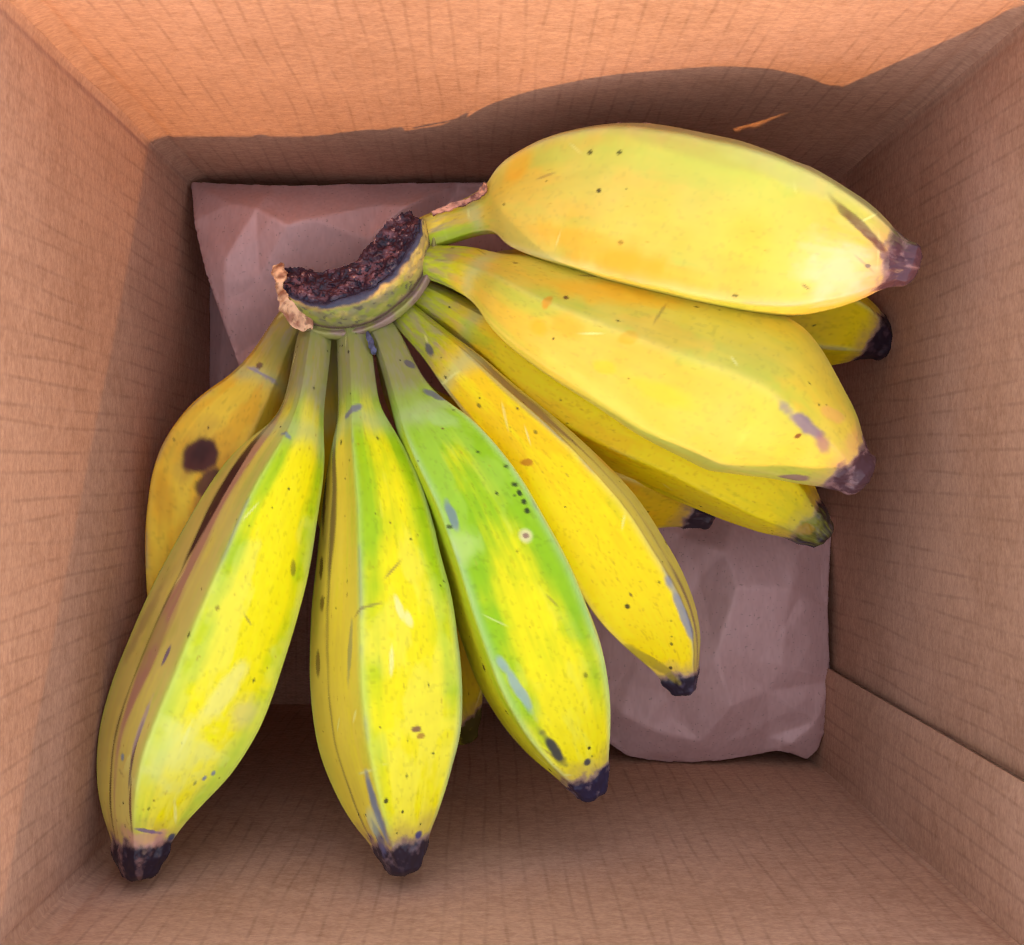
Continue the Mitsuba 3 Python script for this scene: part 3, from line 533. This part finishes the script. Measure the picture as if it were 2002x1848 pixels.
banana('banana_010', [(800, 540, .87, 26), (880, 550, .875, 34), (980, 560, .88, 70), (1120, 575, .88, 95), (1300, 592, .875, 104), (1480, 612, .868, 104), (1610, 632, .86, 90), (1670, 645, .857, 70), (1712, 663, .855, 46), (1738, 684, .853, 29)],
       -30, dict(ripe=0.85, yellow=srgb(236, 212, 16), green=srgb(170, 190, 24), dots=18, tip=srgb(36, 24, 34), tip2=srgb(72, 50, 56)), nl=240, na=150, tip=0.045, stalk=0.15, seed=11,
       label='yellow banana whose dark blossom end shows below the topmost banana')

# ------------------------------------------------------------------ the crown: a cut arc of stem that carries the stalks
ARC = np.linspace(0, 1, 8)
INNER = [(546, 534), (592, 528), (640, 533), (692, 514), (726, 478), (752, 444), (788, 420), (806, 424)]
CUT = [(549, 562), (585, 586), (640, 592), (700, 574), (752, 546), (790, 502), (815, 458), (822, 428)]
RIM = [(556, 590), (592, 624), (650, 640), (720, 630), (780, 592), (820, 545), (838, 490), (832, 432)]
BASE = [(556, 612), (590, 646), (650, 664), (728, 650), (794, 610), (838, 556), (856, 492), (846, 436)]
NT = 260
tt = np.linspace(0, 1, NT)


def arc(pts, k):
    p = np.asarray(pts, float)
    return P(*CubicSpline(ARC, p)(tt).T, k(tt) if callable(k) else k)


def rows_between(a, b, n, sag=0.0, power=1.0):
    w = np.linspace(0, 1, n)[:, None, None] ** power
    return a[None] * (1 - w) + b[None] * w


inner, cut, rim, base = arc(INNER, lambda t: .811 - .012 * np.sin(np.pi * t)), arc(CUT, lambda t: .799 - .012 * np.sin(np.pi * t)), arc(RIM, .808), arc(BASE, .813)
cut[:, :2] += 0.0016 * (meshkit.fbm(np.stack([tt * 26, tt * 0, tt * 0], -1), 4, 51) - 0.5)[:, None] * np.array([0.6, -1.0])
groove = rim * 0.9 + base * 0.1
groove[:, 2] -= 0.0016
low_out = arc(BASE, .87)
low_in = arc(INNER, .885)
sect = np.concatenate([rows_between(cut, rim, 26)[:-1], rows_between(rim, groove, 6)[:-1], rows_between(groove, base, 16)[:-1], rows_between(base, low_out, 8)[:-1], rows_between(low_out, low_in, 12)[:-1], rows_between(low_in, inner, 16)])
m = sect.shape[0]
w26 = np.linspace(0, 1, 26)[:-1]
sect[:25, :, 2] += (0.0030 * np.sin(np.pi * w26 ** 0.8))[:, None]
sect[31:46, :, 2] += (0.0024 * np.sin(np.pi * np.linspace(0, 1, 15)))[:, None]
sect = gaussian_filter(sect, [0.8, 1.0, 0], mode='nearest')
q = sect * 260
nz = meshkit.fbm(q, 3, 31) - 0.5
sect = sect + (0.0011 * nz)[..., None] * np.array([0.2, -0.3, 0.9])
fl = sect.reshape(-1, 3)
fa = grid_faces(m, NT)
ends = []
for e in (0, NT - 1):
    idx = np.arange(m) * NT + e
    fl = np.concatenate([fl, fl[idx].mean(0, keepdims=True)])
    cidx = len(fl) - 1
    ends.append(np.stack([idx, np.roll(idx, -1), np.full(m, cidx)], -1))
fa = np.concatenate([fa] + ends)
na_, nb_ = meshkit.fbm(fl * 170, 4, 33), meshkit.fbm(fl * 620, 3, 35)
row = np.concatenate([np.repeat(np.arange(m), NT), [m - 1, m - 1]])
tcol = np.concatenate([np.tile(tt, m), [0, 1]])
wv = np.clip(row / 25, 0, 1)
cc = lerp(srgb(140, 146, 60), srgb(180, 162, 88), sm(0.4, 0.66, na_ + 0.30 * (tcol - 0.5)))
cc = lerp(cc, srgb(128, 116, 96), sm(0.5, 0.64, meshkit.fbm(fl * 330, 3, 37)) * 0.6)
cc = lerp(cc, srgb(84, 74, 70), sm(0.60, 0.72, nb_) * 0.75)
cc = lerp(cc, srgb(206, 156, 80), sm(0.44, 0.24, wv + 0.40 * (na_ - 0.5)) * 0.6)
cc = lerp(cc, srgb(62, 62, 80), sm(0.34, 0.18, wv + 0.55 * (na_ - 0.5) - 0.14 * sm(.55, .95, tcol)))
cc = lerp(cc, srgb(92, 66, 66), (np.exp(-((row - 26) / 2.6) ** 2)) * 0.92)
cc = lerp(cc, lerp(srgb(150, 124, 110), srgb(150, 146, 80), sm(0.4, 0.6, na_)), sm(28, 31, row.astype(float)))
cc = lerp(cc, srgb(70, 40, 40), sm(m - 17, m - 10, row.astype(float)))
put('banana_hand__crown', fl, fa, 'dry_skin', vnormals(fl, fa), np.clip(cc, .004, .9))
labels['banana_hand__crown'] = {'label': 'curved yellow green stem crown joining all the stalks'}

# the rough dark cut face
nc = 70
g = rows_between(inner, cut, nc)
ww = np.linspace(0, 1, nc)[:, None]
g[..., 2] -= 0.0008 * np.sin(np.pi * ww) * np.sin(np.pi * tt[None]) ** 0.3
q = g * 210
rough = meshkit.fbm(q, 4, 41) - 0.5
pits = meshkit.fbm(g * 750, 3, 43) - 0.5
edge = sm(0, 0.10, ww) * sm(1, 0.9, ww)
g = g + ((0.0060 * rough + 0.0022 * pits) * (0.35 + 0.65 * edge))[..., None] * np.array([-0.12, 0.16, 1.0])
g[:8, :, 1] += (0.0026 * (meshkit.fbm(np.stack([tt * 40, tt * 0, tt * 0], -1), 3, 45) - 0.3))[None] * np.linspace(1, 0, 8)[:, None]
gf = g.reshape(-1, 3)
ff = grid_faces(nc, NT)
na_, nb_ = meshkit.fbm(gf * 240, 4, 47), meshkit.fbm(gf * 800, 3, 49)
cc = lerp(srgb(60, 28, 38), srgb(122, 78, 82), sm(0.42, 0.70, na_))
cc = lerp(cc, srgb(36, 26, 40), sm(0.5, 0.36, nb_))
cc = lerp(cc, srgb(176, 130, 120), sm(0.68, 0.78, nb_) * 0.8)
cc = lerp(cc, srgb(44, 42, 60), np.repeat(sm(0.80, 0.95, ww[:, 0]), NT) * 0.85)
put('banana_hand__crown__cut_face', gf, ff, 'dry_skin', vnormals(gf, ff), np.clip(cc, .004, .9))
labels['banana_hand__crown__cut_face'] = {'label': 'ragged purple brown cut face of the stem'}


def scrap(key, path, width, seed, colors, thick=0.0004, n=60, k=14, rough_=0.0022, bsdf='dry_skin'):
    """A curled scrap of dry husk with ragged edges: path rows are plan x, y, depth."""
    a = np.asarray(path, float)
    pw = P(a[:, 0], a[:, 1], a[:, 2])
    tq = np.linspace(0, 1, len(a))
    c = PchipInterpolator(tq, pw)(np.linspace(0, 1, n))
    wd = PchipInterpolator(tq, np.asarray(width, float) / F * 0.79 * EYE)(np.linspace(0, 1, n))
    tg = np.gradient(c, axis=0)
    tg /= np.linalg.norm(tg, axis=1, keepdims=True)
    up = np.array([0, 0, 1.0]) - tg * tg[:, 2:]
    up /= np.linalg.norm(up, axis=1, keepdims=True)
    sd = np.cross(tg, up)
    v = np.linspace(-1, 1, k)
    tl = np.linspace(0, 1, n)
    edge_n = meshkit.fbm(np.stack([np.repeat(tl[:, None] * 14, k, 1), np.sign(v)[None] * 3 + 0 * tl[:, None], 0 * tl[:, None] + 0 * v[None] + seed], -1), 3, seed) * 0.9 + 0.55
    X = wd[:, None] * v[None] * edge_n
    g = c[:, None] + X[..., None] * sd[:, None] + (-0.25 * wd[:, None] * v[None] ** 2)[..., None] * up[:, None]
    g = g + (rough_ * (meshkit.fbm(g * 420, 3, seed + 1) - 0.5))[..., None] * up[:, None] + (rough_ * 0.8 * (meshkit.fbm(g * 500, 3, seed + 3) - 0.5))[..., None] * sd[:, None]
    back = g - thick * up[:, None]
    V = np.concatenate([g.reshape(-1, 3), back.reshape(-1, 3)])
    f = grid_faces(n, k)
    nn = n * k
    ring = np.concatenate([np.arange(n) * k, (n - 1) * k + np.arange(1, k), np.arange(n - 2, -1, -1) * k + k - 1, np.arange(k - 2, 0, -1)])
    r2 = np.roll(ring, -1)
    F_ = np.concatenate([f, f[:, ::-1] + nn, np.stack([ring, ring + nn, r2 + nn], -1), np.stack([ring, r2 + nn, r2], -1)])
    t1 = meshkit.fbm(V * 500, 4, seed + 5)
    C = lerp(colors[0], colors[1], sm(0.35, 0.65, t1))
    C = lerp(C, np.asarray(colors[0]) * 0.4, sm(0.6, 0.75, meshkit.fbm(V * [300, 1500, 900], 3, seed + 6)) * 0.7)
    put(key, V, F_, bsdf, vnormals(V, F_), np.clip(C, .004, .9))


HUSK = (srgb(150, 96, 66), srgb(222, 172, 128))
scrap('banana_hand__crown__dry_husk', [(552, 514, .800), (545, 535, .796), (549, 565, .794), (556, 590, .790), (572, 612, .795), (596, 628, .798), (613, 632, .802)], [7, 13, 8, 12, 18, 17, 12], 61, HUSK)
labels['banana_hand__crown__dry_husk'] = {'label': 'tan papery husk scrap curling off the left end of the crown'}
scrap('banana_hand__banana__dry_husk', [(845, 418, .800), (880, 404, .793), (915, 392, .786), (938, 378, .780), (949, 358, .772)], [4, 6, 5, 7, 3], 67, (srgb(96, 60, 56), srgb(190, 140, 120)), rough_=.0012, n=40, k=8)
for i, (p, w_) in enumerate([([(1202, 254, .745), (1212, 244, .740), (1222, 249, .742)], [3, 6, 3]), ([(1240, 250, .740), (1262, 243, .735), (1276, 246, .735)], [2, 4, 2]), ([(1516, 330, .690), (1525, 330, .685), (1533, 334, .687)], [6, 8, 6])]):
    scrap(f'banana_hand__banana__dry_husk_{i + 1:03d}', p, w_, 71 + i, (srgb(110, 66, 56), srgb(196, 136, 110)), rough_=.0012, n=24, k=8)
scrap('banana_hand__crown__black_sliver', [(718, 648, .806), (722, 662, .800), (728, 680, .798), (732, 694, .800)], [3, 6, 6, 3], 81, (srgb(34, 30, 42), srgb(84, 84, 110)), rough_=.0008, n=30, k=8)
